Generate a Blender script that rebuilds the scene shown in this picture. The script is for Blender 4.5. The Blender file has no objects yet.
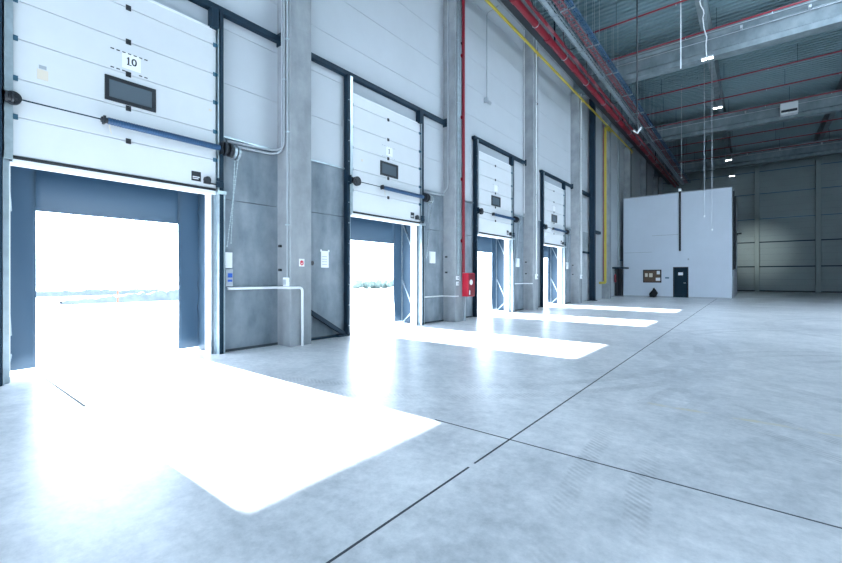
import bpy, bmesh, math, random
from mathutils import Vector, Matrix
random.seed(7)
SC = bpy.context.scene
COL = SC.collection
PI = math.pi
PITCH = 6.01            # spacing of the dock bays along the wall (Y)

# ------------------------------------------------------------------ materials
def new_mat(name):
    m = bpy.data.materials.new(name); m.use_nodes = True
    nt = m.node_tree
    b = nt.nodes['Principled BSDF']
    return m, nt, b

def mat(name, col, rough=.5, metal=0., var=0., scale=3., bump=0., bscale=40., emit=0., spec=.5):
    m, nt, b = new_mat(name)
    b.inputs['Base Color'].default_value = (*col, 1)
    b.inputs['Roughness'].default_value = rough
    b.inputs['Metallic'].default_value = metal
    b.inputs['Specular IOR Level'].default_value = spec
    if emit:
        b.inputs['Emission Color'].default_value = (*col, 1)
        b.inputs['Emission Strength'].default_value = emit
    if var or bump:
        tc = nt.nodes.new('ShaderNodeTexCoord')
    if var:
        n = nt.nodes.new('ShaderNodeTexNoise'); n.inputs['Scale'].default_value = scale
        n.inputs['Detail'].default_value = 6; n.inputs['Roughness'].default_value = .62
        nt.links.new(tc.outputs['Object'], n.inputs['Vector'])
        r = nt.nodes.new('ShaderNodeValToRGB')
        r.color_ramp.elements[0].position = .3; r.color_ramp.elements[1].position = .7
        r.color_ramp.elements[0].color = (*[c*(1-var) for c in col], 1)
        r.color_ramp.elements[1].color = (*[min(1, c*(1+var)) for c in col], 1)
        nt.links.new(n.outputs['Fac'], r.inputs['Fac'])
        nt.links.new(r.outputs['Color'], b.inputs['Base Color'])
    if bump:
        n2 = nt.nodes.new('ShaderNodeTexNoise'); n2.inputs['Scale'].default_value = bscale
        n2.inputs['Detail'].default_value = 4
        nt.links.new(tc.outputs['Object'], n2.inputs['Vector'])
        bp = nt.nodes.new('ShaderNodeBump'); bp.inputs['Strength'].default_value = bump
        bp.inputs['Distance'].default_value = .01
        nt.links.new(n2.outputs['Fac'], bp.inputs['Height'])
        nt.links.new(bp.outputs['Normal'], b.inputs['Normal'])
    return m

def concrete(name, dark, light, rough=.8, scale=1.2):
    """cast concrete: big cloudy patches, streaks and fine grain"""
    m, nt, b = new_mat(name)
    L = nt.links
    tc = nt.nodes.new('ShaderNodeTexCoord')
    a = nt.nodes.new('ShaderNodeTexNoise'); a.inputs['Scale'].default_value = scale
    a.inputs['Detail'].default_value = 9; a.inputs['Roughness'].default_value = .65
    L.new(tc.outputs['Object'], a.inputs['Vector'])
    mp = nt.nodes.new('ShaderNodeMapping'); mp.inputs['Scale'].default_value = (2.2, 2.2, .9)
    L.new(tc.outputs['Object'], mp.inputs['Vector'])
    c = nt.nodes.new('ShaderNodeTexNoise'); c.inputs['Scale'].default_value = 1.4; c.inputs['Detail'].default_value = 5
    L.new(mp.outputs['Vector'], c.inputs['Vector'])
    mx = nt.nodes.new('ShaderNodeMath'); mx.operation = 'ADD'
    L.new(a.outputs['Fac'], mx.inputs[0]); L.new(c.outputs['Fac'], mx.inputs[1])
    r = nt.nodes.new('ShaderNodeValToRGB')
    r.color_ramp.elements[0].position = .78; r.color_ramp.elements[1].position = 1.22
    hv = nt.nodes.new('ShaderNodeMath'); hv.operation = 'MULTIPLY'; hv.inputs[1].default_value = .5
    L.new(mx.outputs[0], hv.inputs[0])
    r.color_ramp.elements[0].position = .38; r.color_ramp.elements[1].position = .62
    r.color_ramp.elements[0].color = (*dark, 1); r.color_ramp.elements[1].color = (*light, 1)
    L.new(hv.outputs[0], r.inputs['Fac']); L.new(r.outputs['Color'], b.inputs['Base Color'])
    g = nt.nodes.new('ShaderNodeTexNoise'); g.inputs['Scale'].default_value = 60; g.inputs['Detail'].default_value = 3
    L.new(tc.outputs['Object'], g.inputs['Vector'])
    bp = nt.nodes.new('ShaderNodeBump'); bp.inputs['Strength'].default_value = .15; bp.inputs['Distance'].default_value = .01
    L.new(g.outputs['Fac'], bp.inputs['Height']); L.new(bp.outputs['Normal'], b.inputs['Normal'])
    b.inputs['Roughness'].default_value = rough
    return m

def floor_material():
    m, nt, b = new_mat('polished_concrete_floor')
    L = nt.links; N = nt.nodes
    def math_(op, x, y=None, clamp=False):
        n = N.new('ShaderNodeMath'); n.operation = op; n.use_clamp = clamp
        for i, v in enumerate((x, y)):
            if v is None: continue
            if isinstance(v, (int, float)): n.inputs[i].default_value = v
            else: L.new(v, n.inputs[i])
        return n.outputs[0]
    tc = N.new('ShaderNodeTexCoord'); P = tc.outputs['Object']
    sep = N.new('ShaderNodeSeparateXYZ'); L.new(P, sep.inputs[0])
    X, Y = sep.outputs[0], sep.outputs[1]
    def noise(scale, detail=6, rough=.6, vec=P, dist=0):
        n = N.new('ShaderNodeTexNoise'); n.inputs['Scale'].default_value = scale
        n.inputs['Detail'].default_value = detail; n.inputs['Roughness'].default_value = rough
        n.inputs['Distortion'].default_value = dist
        L.new(vec, n.inputs['Vector']); return n.outputs['Fac']
    big = noise(.35, 8, .62); mid = noise(1.9, 9, .72); fine = noise(11, 7, .75)
    mixv = math_('ADD', math_('MULTIPLY', big, .34), math_('ADD', math_('MULTIPLY', mid, .36), math_('MULTIPLY', fine, .30)))
    r = N.new('ShaderNodeValToRGB')
    e = r.color_ramp.elements
    e[0].position = .39; e[0].color = (.40, .43, .455, 1)
    e[1].position = .60; e[1].color = (.79, .80, .81, 1)
    L.new(mixv, r.inputs['Fac'])
    # scattered dark scuffs
    sc = noise(1.3, 10, .72)
    scuff = math_('MULTIPLY', math_('MULTIPLY', math_('SUBTRACT', sc, .60, ), 3.6, True), .5)
    spn = noise(5.5, 6, .72)
    spot = math_('MULTIPLY', math_('MULTIPLY', math_('SUBTRACT', spn, .67), 14, True), .6)
    # tyre tracks: rings (centre, radius, half width) worn into the surface
    tread = math_('SUBTRACT', math_('MULTIPLY', noise(5, 6, .7), 2.2), .62, True)
    bars = math_('ADD', .55, math_('MULTIPLY', math_('SINE', math_('MULTIPLY', math_('ADD', X, math_('MULTIPLY', Y, 1.7)), 70)), .45))
    patch = math_('MULTIPLY', math_('SUBTRACT', noise(.55, 3, .5), .38), 5, True)
    tot = None
    for (cx, cy, R, w) in ((10.6, 7.6, 3.75, .10), (10.6, 7.6, 3.35, .09), (11.4, 10.8, 5.3, .12), (11.4, 10.8, 4.9, .12),
                           (1.0, 9.2, 6.5, .11), (1.0, 9.2, 6.05, .11), (12.8, 16.5, 4.6, .14), (12.8, 16.5, 4.0, .14),
                           (16.0, 4.0, 9.2, .09), (16.0, 4.0, 8.8, .09)):
        d = math_('SQRT', math_('ADD', math_('POWER', math_('SUBTRACT', X, cx), 2), math_('POWER', math_('SUBTRACT', Y, cy), 2)))
        d = math_('ABSOLUTE', math_('SUBTRACT', d, R))
        k = math_('SUBTRACT', 1, math_('DIVIDE', d, w), True)
        k = math_('MULTIPLY', math_('MULTIPLY', k, 3, True), .75)
        tot = k if tot is None else math_('MAXIMUM', tot, k)
    tyre = math_('MULTIPLY', math_('MULTIPLY', math_('MULTIPLY', tot, bars), tread), patch)
    darkv = math_('ADD', math_('ADD', scuff, spot), tyre, True)
    mx = N.new('ShaderNodeMixRGB'); L.new(darkv, mx.inputs['Fac']); L.new(r.outputs['Color'], mx.inputs[1])
    mx.inputs[2].default_value = (.13, .15, .17, 1)
    # worn yellow guide line across the floor at y = 5.28
    ln = math_('MULTIPLY', math_('SUBTRACT', 1, math_('DIVIDE', math_('ABSOLUTE', math_('SUBTRACT', Y, 5.28)), .045), True), 4, True)
    ln = math_('MULTIPLY', ln, math_('MULTIPLY', math_('SUBTRACT', noise(2.6, 6, .75), .44), 7, True))
    ln = math_('MULTIPLY', ln, math_('GREATER_THAN', X, 6.9)); ln = math_('MULTIPLY', ln, .8)
    m2 = N.new('ShaderNodeMixRGB'); L.new(ln, m2.inputs['Fac']); L.new(mx.outputs[0], m2.inputs[1])
    m2.inputs[2].default_value = (.62, .55, .36, 1)
    L.new(m2.outputs[0], b.inputs['Base Color'])
    rr = N.new('ShaderNodeMapRange'); L.new(mid, rr.inputs['Value'])
    rr.inputs['From Min'].default_value = .3; rr.inputs['From Max'].default_value = .7
    rr.inputs['To Min'].default_value = .285; rr.inputs['To Max'].default_value = .36
    L.new(rr.outputs[0], b.inputs['Roughness'])
    bp = N.new('ShaderNodeBump'); bp.inputs['Strength'].default_value = .06; bp.inputs['Distance'].default_value = .01
    L.new(noise(9, 4, .6), bp.inputs['Height']); L.new(bp.outputs['Normal'], b.inputs['Normal'])
    b.inputs['Specular IOR Level'].default_value = .52
    return m

def fabric(name, col, trans):
    m, nt, b = new_mat(name)
    b.inputs['Base Color'].default_value = (*col, 1); b.inputs['Roughness'].default_value = .55
    t = nt.nodes.new('ShaderNodeBsdfTranslucent'); t.inputs['Color'].default_value = (*[c*1.3 for c in col], 1)
    mx = nt.nodes.new('ShaderNodeMixShader'); mx.inputs['Fac'].default_value = trans
    nt.links.new(b.outputs[0], mx.inputs[1]); nt.links.new(t.outputs[0], mx.inputs[2])
    nt.links.new(mx.outputs[0], nt.nodes['Material Output'].inputs['Surface'])
    return m

M = dict(
    floor=floor_material(),
    conc=concrete('precast_concrete_base', (.14, .18, .215), (.27, .315, .355)),
    column=concrete('concrete_column_face', (.235, .26, .28), (.35, .378, .40), .75, 1.6),
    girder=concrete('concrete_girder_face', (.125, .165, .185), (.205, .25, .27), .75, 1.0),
    clad=mat('white_cladding', (.53, .565, .60), .45, 0, .03, .8),
    doorw=mat('white_door_steel', (.66, .69, .71), .38, 0, .03, 1.2, .05, 120),
    back=mat('grey_cladding', (.27, .33, .34), .5, 0, .05, .6),
    endcol=mat('end_column_paint', (.30, .355, .355), .6, 0, .05, .8),
    dark=mat('joint_dark', (.05, .06, .07), .8),
    seam=mat('panel_seam', (.36, .40, .43), .7),
    navy=mat('navy_steel', (.009, .027, .046), .55, 0, .15, 2, spec=.25),
    navyl=mat('blue_grey_steel', (.06, .15, .22), .35, .4, .1, 2),
    galv=mat('galvanised_steel', (.45, .53, .57), .35, .75, .15, 6),
    doord=mat('dark_office_door', (.010, .028, .042), .85, spec=.2),
    black=mat('black_plastic', (.012, .016, .022), .45),
    rubber=mat('black_rubber', (.014, .018, .022), .7),
    glass=mat('dark_window', (.10, .13, .155), .12, 0, 0),
    blue=mat('blue_tube', (.03, .085, .18), .4, .2, .1, 8),
    white=mat('white_paint', (.80, .83, .85), .5),
    office=mat('white_office_wall', (.62, .68, .76), .7, 0, .03, .7, .05, 30),
    paper=mat('white_paper', (.86, .88, .90), .8),
    pale=mat('pale_sticker', (.72, .66, .55), .7),
    grey=mat('grey_plastic', (.40, .44, .48), .5),
    red=mat('red_pipe', (.22, .008, .02), .38, 0, .1, 3),
    redl=mat('red_enamel', (.62, .02, .05), .35),
    yellow=mat('yellow_pipe', (.56, .44, .06), .45),
    brown=mat('cork_board', (.13, .085, .06), .85, 0, .2, 30),
    deck=mat('steel_roof_deck', (.175, .265, .295), .42, .15, .06, .5),
    curtain=fabric('navy_curtain', (.050, .094, .140), .22),
    trayb=mat('blue_tray', (.05, .13, .24), .4, .4),
    trayr=mat('rose_tray', (.28, .10, .12), .5, .2),
    lampw=mat('lamp_diffuser', (.95, .98, 1.), .4, 0, emit=14.),
    bluebtn=mat('blue_button', (.02, .10, .45), .4),
    yard=mat('pale_yard', (.52, .53, .54), .9, 0, .08, .3),
    soil=mat('earth', (.075, .09, .11), .95, 0, .3, .8),
    leaf=mat('far_bush', (.10, .135, .12), .9, 0, .3, 1.5),
    orange=mat('orange_post', (.30, .04, .008), .6),
    cloth=mat('black_cloth', (.012, .014, .018), .9),
    extw=mat('outer_wall', (.45, .47, .5), .7),
)

# ------------------------------------------------------------------ mesh helpers
class MB:
    def __init__(s): s.v, s.f, s.sm = [], [], []
    def add(s, vs, fs, smooth=False):
        n = len(s.v); s.v += [tuple(v) for v in vs]
        for f in fs: s.f.append([i+n for i in f]); s.sm.append(smooth)
        return s
    def box(s, x0, x1, y0, y1, z0, z1):
        v = [(x, y, z) for x in (x0, x1) for y in (y0, y1) for z in (z0, z1)]
        return s.add(v, [(0,1,3,2),(4,6,7,5),(0,4,5,1),(2,3,7,6),(0,2,6,4),(1,5,7,3)])
    def tube(s, pts, r, n=10, bend=0., cap=True):
        pts = [Vector(p) for p in pts]
        if bend:
            q = [pts[0]]
            for a, p, c in zip(pts, pts[1:], pts[2:]):
                d0 = (a-p); d1 = (c-p)
                if d0.angle(d1) > 3.1: continue
                k = min(bend, d0.length*.48, d1.length*.48)
                A = p+d0.normalized()*k; B = p+d1.normalized()*k
                for i in range(7):
                    t = i/6; q.append(A*(1-t)**2+p*2*t*(1-t)+B*t*t)
            q.append(pts[-1]); pts = q
        rings = []; t = (pts[1]-pts[0]).normalized()
        u = t.cross(Vector((0, 0, 1)))
        if u.length < .01: u = t.cross(Vector((1, 0, 0)))
        u.normalize()
        for i, p in enumerate(pts):
            a = pts[i]-pts[i-1] if i else pts[1]-pts[0]
            c = pts[i+1]-pts[i] if i < len(pts)-1 else a
            t = (a.normalized()+c.normalized()).normalized()
            u = (u-t*u.dot(t)).normalized(); w = t.cross(u)
            rr = r[i] if isinstance(r, (list, tuple)) else r
            rings.append([p+u*math.cos(2*PI*j/n)*rr+w*math.sin(2*PI*j/n)*rr for j in range(n)])
        vs = [v for R in rings for v in R]
        fs = [(i*n+j, i*n+(j+1) % n, (i+1)*n+(j+1) % n, (i+1)*n+j) for i in range(len(rings)-1) for j in range(n)]
        s.add(vs, fs, True)
        if cap:
            s.add(rings[0], [tuple(range(n))[::-1]]); s.add(rings[-1], [tuple(range(n))])
        return s
    def cyl(s, a, b, r, n=16): return s.tube([a, b], r, n)
    def prism(s, poly, axis, a, b):
        """poly: 2-D outline; extruded along axis 0/1/2 from a to b"""
        def mk(p, h):
            q = list(p); q.insert(axis, h); return q
        n = len(poly)
        vs = [mk(p, a) for p in poly]+[mk(p, b) for p in poly]
        fs = [tuple(range(n)), tuple(range(n, 2*n))[::-1]]+[(i, i+n, (i+1) % n+n, (i+1) % n) for i in range(n)]
        return s.add(vs, fs)
    def bar(s, a, b, w, h):
        """rectangular bar from a to b"""
        a, b = Vector(a), Vector(b); t = (b-a).normalized()
        u = t.cross(Vector((1, 0, 0)))
        if u.length < .1: u = t.cross(Vector((0, 0, 1)))
        u.normalize(); x = t.cross(u)
        vs = [p+x*i*w/2+u*j*h/2 for p in (a, b) for i, j in ((-1,-1),(1,-1),(1,1),(-1,1))]
        return s.add(vs, [(0,1,2,3),(4,7,6,5),(0,4,5,1),(1,5,6,2),(2,6,7,3),(3,7,4,0)])

def obj(name, mb, m, parent=None, bevel=0., label=None):
    me = bpy.data.meshes.new(name)
    me.from_pydata(mb.v, [], mb.f)
    bm = bmesh.new(); bm.from_mesh(me)
    bmesh.ops.recalc_face_normals(bm, faces=bm.faces); bm.to_mesh(me); bm.free()
    for p, sm in zip(me.polygons, mb.sm): p.use_smooth = sm
    me.materials.append(M[m] if isinstance(m, str) else m)
    o = bpy.data.objects.new(name, me); COL.objects.link(o)
    if parent is not None:
        o.parent = parent
        T = parent
        off = Vector((0, 0, 0))
        while T is not None: off += T.location; T = T.parent
        if off.length: me.transform(Matrix.Translation(-off))      # meshes are written in world metres
    if bevel:
        b = o.modifiers.new('bevel', 'BEVEL'); b.width = bevel; b.segments = 2; b.limit_method = 'ANGLE'
    if label: o['label'] = label
    return o

def thing(name, label, cat, loc=(0, 0, 0), group=None):
    o = bpy.data.objects.new(name, None); COL.objects.link(o); o.location = loc
    o['label'] = label; o['category'] = cat; o['kind'] = 'thing'
    if group: o['group'] = group
    return o
def tag(o, label, cat, group=None):
    o['label'] = label; o['category'] = cat; o['kind'] = 'thing'
    if group: o['group'] = group
    return o
def struct(o, label=None, cat=None):
    o['kind'] = 'structure'
    if label: o['label'] = label
    if cat: o['category'] = cat
    return o

# ------------------------------------------------------------------ setting
YB = 53.0                       # back wall
Y0 = -19.0                      # the hall goes on behind the camera
struct(obj('floor', MB().box(-.8, 25, Y0, YB+.2, -.3, 0), 'floor'), 'grey polished concrete floor of the warehouse hall', 'floor')
struct(obj('ground', MB().box(-130, -.8, -120, 260, -1.5, -1.2), 'yard'), 'pale concrete yard outside the dock doors', 'ground')

bays = range(-2, 4)             # dock bays; 0..3 are the four in view
def door_y(k): return .885+PITCH*k, 3.66+PITCH*k
def col_y(k): return 5.215+PITCH*k          # column to the right of bay k

wl = bpy.data.objects.new('wall_left', None); COL.objects.link(wl); struct(wl, 'dock wall of grey concrete base and white cladding above', 'wall')
op = [(door_y(k)[0]+.015, door_y(k)[1]-.085) for k in range(-3, 4)]          # three more open docks behind the camera
mb = MB(); a = Y0
for (p, q) in op:
    for zz in ((0, 2.90), (2.912, 4.08)):
        mb.box(-.2, 0, a, p, *zz)
    mb.box(-.2, 0, p, q, 3.0, 4.08); a = q
for zz in ((0, 2.90), (2.912, 4.08)): mb.box(-.2, 0, a, 23.6, *zz)
obj('concrete_base', mb, 'conc', wl)
mb = MB().box(-.2, -.05, Y0, YB, 4.08, 13.3); mb.box(-.2, -.05, 23.6, YB, 0, 4.08)
obj('wall_core', mb, 'seam', wl)
mb = MB(); z = 4.085
while z < 12.3:
    z1 = min(z+1.03, 12.4)
    mb.box(-.06, -.005, Y0, YB, z+.004, z1-.004); z = z1
z = 0
while z < 4.0: mb.box(-.06, -.005, 23.6, YB, z+.006, z+1.016); z += 1.021
obj('cladding', mb, 'clad', wl)
mb = MB().box(-.02, .045, Y0, 23.6, 4.065, 4.10)
obj('flashing', mb, 'galv', wl)
mb = MB()
for (p, q) in [(Y0, op[0][0]-.2)]+[(op[i][1]+.15, op[i+1][0]-.2) for i in range(6)]+[(op[6][1]+.15, 23.6)]:
    mb.box(0, .012, p, q, 0, .05)
obj('wall_foot', mb, 'dark', wl)

mb = MB()
for (p, q) in op:               # white reveals of the four openings
    mb.box(-.22, .012, p, p+.012, 0, 2.98); mb.box(-.22, .012, q-.012, q, 0, 2.98); mb.box(-.22, .012, p, q, 2.98, 2.995)
struct(obj('trim_1', mb, 'white'), 'white reveals around the dock openings', 'trim')

wb = bpy.data.objects.new('wall_back', None); COL.objects.link(wb); struct(wb, 'grey ribbed end wall of the hall', 'wall')
mb = MB(); 
for z0, z1 in ((0, 2.44), (2.46, 4.85), (4.87, 7.15), (7.17, 9.63), (9.65, 11.83), (11.85, 13.6)):
    z = z0
    while z < z1-.05:
        zz = min(z+.6, z1); mb.box(-.2, 25, YB, YB+.2, z, zz-.008); z = zz
obj('ribbed_panel', mb, 'back', wb)
obj('seam', MB().box(-.2, 25, YB+.015, YB+.2, 0, 13.6), 'dark', wb)
mb = MB()
for z in (2.45, 4.86): mb.box(-.2, 25, YB-.08, YB, z-.05, z+.05)
obj('rail', mb, 'navy', wb)
mb = MB()
for z in (7.16, 9.64, 11.84): mb.box(-.2, 25, YB-.03, YB, z-.03, z+.03)
obj('panel_joint', mb, 'navyl', wb)
obj('foot_strip', MB().box(-.2, 25, YB-.03, YB, 0, .12), 'dark', wb)
struct(obj('wall_right', MB().box(25, 25.2, Y0, YB+.2, 0, 13.6), 'back'), 'far side wall of the hall', 'wall')

# trapezoidal steel deck, ribs across the hall
mb = MB(); prof = []; y = Y0; p = .30
while y < YB:
    prof += [(y, 13.30), (y+.15, 13.30), (y+.19, 13.42), (y+.26, 13.42)]; y += p
# unseen roof openings added for light: above the camera and before the lit girder
ADDED_SKYLIGHTS = [(6.5, 12.5, -6.0, -1.0), (8.4, 21.5, 14.2, 21.9)]
def strip(x0, x1, ya, yb):
    i0 = next(i for i, q in enumerate(prof) if q[0] >= ya-.001); i1 = next((i for i, q in enumerate(prof) if q[0] >= yb-.001), len(prof)-1)
    pr = prof[i0:i1+1]; n = len(pr)
    mb.add([(x, yy, zz) for x in (x0, x1) for yy, zz in pr], [(i, i+1, n+i+1, n+i) for i in range(n-1)])
    mb.box(x0, x1, ya, yb, 13.55, 13.75)
ycur = Y0
for (xa, xb, ya, yb) in ADDED_SKYLIGHTS:
    strip(-.2, 25.2, ycur, ya); strip(-.2, xa, ya, yb); strip(xb, 25.2, ya, yb); ycur = yb
    for q in ((xa-.05, xa, ya, yb), (xb, xb+.05, ya, yb), (xa, xb, ya-.05, ya), (xa, xb, yb, yb+.05)): mb.box(*q, 13.3, 13.75)
strip(-.2, 25.2, ycur, YB)
struct(obj('ceiling', mb, 'deck'), 'ribbed steel roof deck over the hall', 'ceiling')

mb = MB().box(-.2, 25.2, Y0-.2, Y0, 3.6, 13.6)  # unseen; lower part left open to let daylight into the hall
for x in (0, 6, 12, 18, 24.7): mb.box(x-.2, x+.3, Y0-.2, Y0, 0, 3.6)
struct(obj('wall_rear', mb, 'clad'), 'wall behind the camera with added openings that let in light', 'wall')
# floor joints (sawn and filled)
jx = lambda y: 6.188-.0062*y
mb = MB()
for (p, q) in ((Y0, 2.66), (2.74, 42)):
    mb.prism([(jx(p)-.008, p), (jx(p)+.008, p), (jx(q)+.008, q), (jx(q)-.008, q)], 2, 0, .0015)
struct(obj('trim_2', mb, 'dark'), 'long dark sawn joint running down the floor', 'trim')
struct(obj('trim_3', MB().box(5.35, 20, 3.332, 3.346, 0, .0015), 'dark'), 'thin sawn joint crossing the floor', 'trim')
struct(obj('trim_4', MB().box(-.1, 2.08, 1.25, 1.277, 0, .0015), 'dark'), 'short dark floor joint at the first dock opening', 'trim')

# eaves beam over the cladding
tag(obj('eaves_beam', MB().box(.0, .29, Y0, YB-.02, 12.27, 13.28), 'column', bevel=.02), 'grey concrete eaves beam along the top of the dock wall', 'beam')

# ------------------------------------------------------------------ columns
clab = {-1: None, 0: 'pale concrete column with the red extinguisher sign, beside the door marked 10',
        1: 'pale concrete column carrying the red riser pipe and red hose cabinet',
        2: 'pale concrete column just beyond the third dock door',
        3: 'pale concrete column beyond the fourth dock door, before the tall navy post',
        4: 'pale concrete column behind the yellow drop pipe',
        5: 'first concrete column rising above the left end of the white office cabin',
        6: 'second concrete column rising behind the office cabin',
        7: 'concrete column by the far corner, seen over the office cabin'}
for k, lab in clab.items():
    if k == -1: continue
    y = col_y(k)
    t = thing('concrete_column', lab, 'column', (.23, y, 0), 'concrete columns along the dock wall')
    w = .265
    poly = [(.0, y-w), (.44, y-w), (.46, y-w+.02), (.46, y+w-.02), (.44, y+w), (.0, y+w)]
    mb = MB(); z = 0
    for z1 in (6.6, 11.44 if k in (3, 5, 7) else 12.26):
        mb.prism(poly, 2, z+(.004 if z else 0), z1); z = z1
    obj('shaft', mb, 'column', t)
    if k < 4:
        for zz in (2.05, 1.55):
            b = MB(); b.box(.10, .16, y-w-.05, y-w, zz, zz+.05); obj('bracket', b, 'black', t)
        b = MB().cyl((.46, y+.1, 9.0), (.50, y+.1, 9.0), .045, 12); obj('lifting_socket', b, 'black', t)
# columns along the back wall
for i, (x, lab) in enumerate(((3.7, 'grey end wall column showing just above the white office cabin'),
                              (8.15, 'grey end wall column just right of the office cabin'),
                              (12.54, 'grey end wall column at the right edge of the photo'))):
    tag(obj('wall_column', MB().box(x-.18, x+.18, YB-.42, YB-.08, 0, 12.2), 'endcol', bevel=.02), lab, 'column', 'end wall columns')

# ------------------------------------------------------------------ roof structure
for i, (y, lab) in enumerate(((col_y(1), 'concrete roof girder just above the camera view'),
                              (col_y(3), 'brightly lit concrete roof girder nearest the camera'),
                              (col_y(5), 'second concrete roof girder, carrying the white heater unit'),
                              (col_y(7), 'dark concrete roof girder close to the end wall'))):
    if i == 0: continue
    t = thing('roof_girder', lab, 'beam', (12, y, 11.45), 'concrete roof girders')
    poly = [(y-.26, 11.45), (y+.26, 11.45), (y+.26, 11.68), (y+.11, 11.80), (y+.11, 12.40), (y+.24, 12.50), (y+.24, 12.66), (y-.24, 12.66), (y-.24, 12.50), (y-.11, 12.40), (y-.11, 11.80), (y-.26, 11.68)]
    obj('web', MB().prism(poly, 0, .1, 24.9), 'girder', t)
    mb = MB()
    mb.tube([(1.5, y-.285, 12.56), (24.5, y-.285, 12.56)], .018, 6); obj('conduit', mb, 'grey', t)
    mb = MB().tube([(1.5, y-.16, 12.30), (24.5, y-.16, 12.30)], .016, 6); obj('conduit', mb, 'grey', t)
    for x in (7.4, 9.6, 12.2, 14.8):
        obj('junction_box', MB().box(x, x+.09, y-.32, y-.10, 12.33, 12.45), 'grey', t)
for x, lab in ((6.12, 'concrete purlin above the row of lit lamps'), (12.15, 'concrete purlin at the right end of the ceiling'), (18.2, 'concrete purlin off to the right')):
    if x > 18: continue
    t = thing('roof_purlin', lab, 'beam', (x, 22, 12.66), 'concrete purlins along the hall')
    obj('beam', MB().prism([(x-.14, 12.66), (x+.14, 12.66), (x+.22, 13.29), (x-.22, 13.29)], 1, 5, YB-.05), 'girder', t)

# red sprinkler branches with hangers
sy = [13.33, 16.35, 19.38, 22.41, 25.43, 28.46, 31.48, 34.5, 37.6, 40.6, 43.65, 46.6, 49.6]
pos = ['first', 'second', 'third', 'fourth', 'fifth', 'sixth', 'seventh', 'eighth', 'ninth', 'tenth', 'eleventh', 'twelfth', 'last']
for i, y in enumerate(sy):
    if i == 0: continue
    t = thing('sprinkler_pipe', 'thin red sprinkler pipe under the roof deck, %s from the camera' % pos[i-1], 'pipe', (12, y, 12.4), 'red sprinkler pipes under the roof')
    obj('pipe', MB().cyl((1.9, y, 12.4), (24.5, y, 12.4), .036, 10), 'red', t)
    x = 3.2 + (.35 if i % 2 else 0)
    while x < 22:
        obj('hanger', MB().cyl((x, y, 12.43), (x, y, 13.32), .010, 6), 'navy', t); x += 3.03
    x = 2.4
    while x < 23:
        obj('sprinkler_head', MB().cyl((x, y, 12.30), (x, y, 12.37), .02, 6), 'galv', t); x += 3.03

# services along the top of the dock wall
ye = 50.5
t = thing('black_band', 'black band of channel section beside the red main under the eaves', 'beam', (1.06, 20, 11.2))  # black band beside the red main, hung from the deck
obj('channel', MB().prism([(.88, 11.18), (1.24, 11.18), (1.24, 11.40), (1.20, 11.40), (1.20, 11.22), (.92, 11.22), (.92, 11.40), (.88, 11.40)], 1, Y0, ye), 'black', t)
for k in range(-1, 8):
    y = col_y(k)+.6
    obj('hanger', MB().box(1.03, 1.09, y-.02, y+.02, 11.22, 13.31), 'navy', t)
t = thing('sprinkler_main', 'thick red main pipe running along the top of the dock wall', 'pipe', (1.48, 20, 10.91))
obj('pipe', MB().cyl((1.48, Y0+.3, 10.91), (1.48, ye, 10.91), .125, 16), 'red', t)
for k in range(2, 17):
    y = -6.2+PITCH/2*k
    mb = MB().tube([(1.48+.135*math.cos(q), y, 10.91+.135*math.sin(q)) for q in [2*PI*j/12 for j in range(13)]], .014, 6, cap=False)
    mb.cyl((1.48, y, 11.04), (1.48, y, 13.28), .010, 6)
    obj('clamp', mb, 'galv', t)
    obj('coupling', MB().cyl((1.48, y+1.1, 10.91), (1.48, y+1.32, 10.91), .145, 16), 'red', t)
t = thing('supply_pipe', 'thinner red pipe beside the thick red main', 'pipe', (1.77, 20, 10.95))
obj('pipe', MB().cyl((1.77, Y0, 10.95), (1.77, ye, 10.95), .058, 12), 'red', t)
y = -3.2
while y < ye-3:
    mb = MB().box(1.62, 1.84, y, y+.045, 11.01, 11.04); mb.cyl((1.77, y+.02, 11.03), (1.77, y+.02, 13.31), .009, 6)
    obj('hanger', mb, 'galv', t)
    obj('pale_sleeve', MB().cyl((1.77, y+.4, 10.95), (1.77, y+1.0, 10.95), .062, 12), 'trayr', t); y += 3.0
def ladder_tray(name, lab, x0, x1, z, m, step, side=.06, cables=0, cm='black'):
    t = thing(name, lab, 'cable tray', ((x0+x1)/2, 20, z), 'cable trays along the dock wall')
    for x in (x0, x1-.02): obj('side_rail', MB().box(x, x+.02, Y0, ye, z, z+side), m, t)
    mb = MB(); y = Y0+.3
    while y < ye: mb.box(x0+.01, x1-.01, y, y+.03, z+.005, z+.025); y += step
    o = obj('rungs', mb, m, t); o['kind'] = 'stuff'
    y = -3.2
    while y < ye:
        mb = MB().box(x0-.02, x1+.02, y, y+.04, z-.04, z)
        mb.cyl((x0-.01, y+.02, z-.02), (x0-.01, y+.02, 13.31), .008, 6); mb.cyl((x1+.01, y+.02, z-.02), (x1+.01, y+.02, 13.31), .008, 6)
        obj('hanger', mb, 'galv', t); y += 3.02
    if m == 'galv': obj('tray_bed', MB().box(x0+.06, x1-.06, Y0, ye, z-.012, z+.003), m, t)
    for c in range(cables):
        xx = x0+.05+(x1-x0-.1)*c/max(1, cables-1)
        pts = [(xx+random.uniform(-.015, .015), Y0+2*j, z+.04) for j in range(int((ye-Y0)/2))]
        obj('cable', MB().tube(pts, .016, 6), cm, t)
    return t
tray0 = ladder_tray('cable_tray', 'bright galvanised cable tray next to the red pipes under the roof', 2.04, 2.30, 11.00, 'galv', .30, .09, 4)
ladder_tray('cable_tray', 'dull red cable tray between the galvanised and the blue tray', 2.38, 2.62, 11.08, 'trayr', .25, .05, 2, 'trayr')
ladder_tray('cable_tray', 'blue cable tray furthest from the dock wall', 2.71, 2.88, 11.06, 'trayb', .35, .08, 2, 'trayb')
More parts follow.
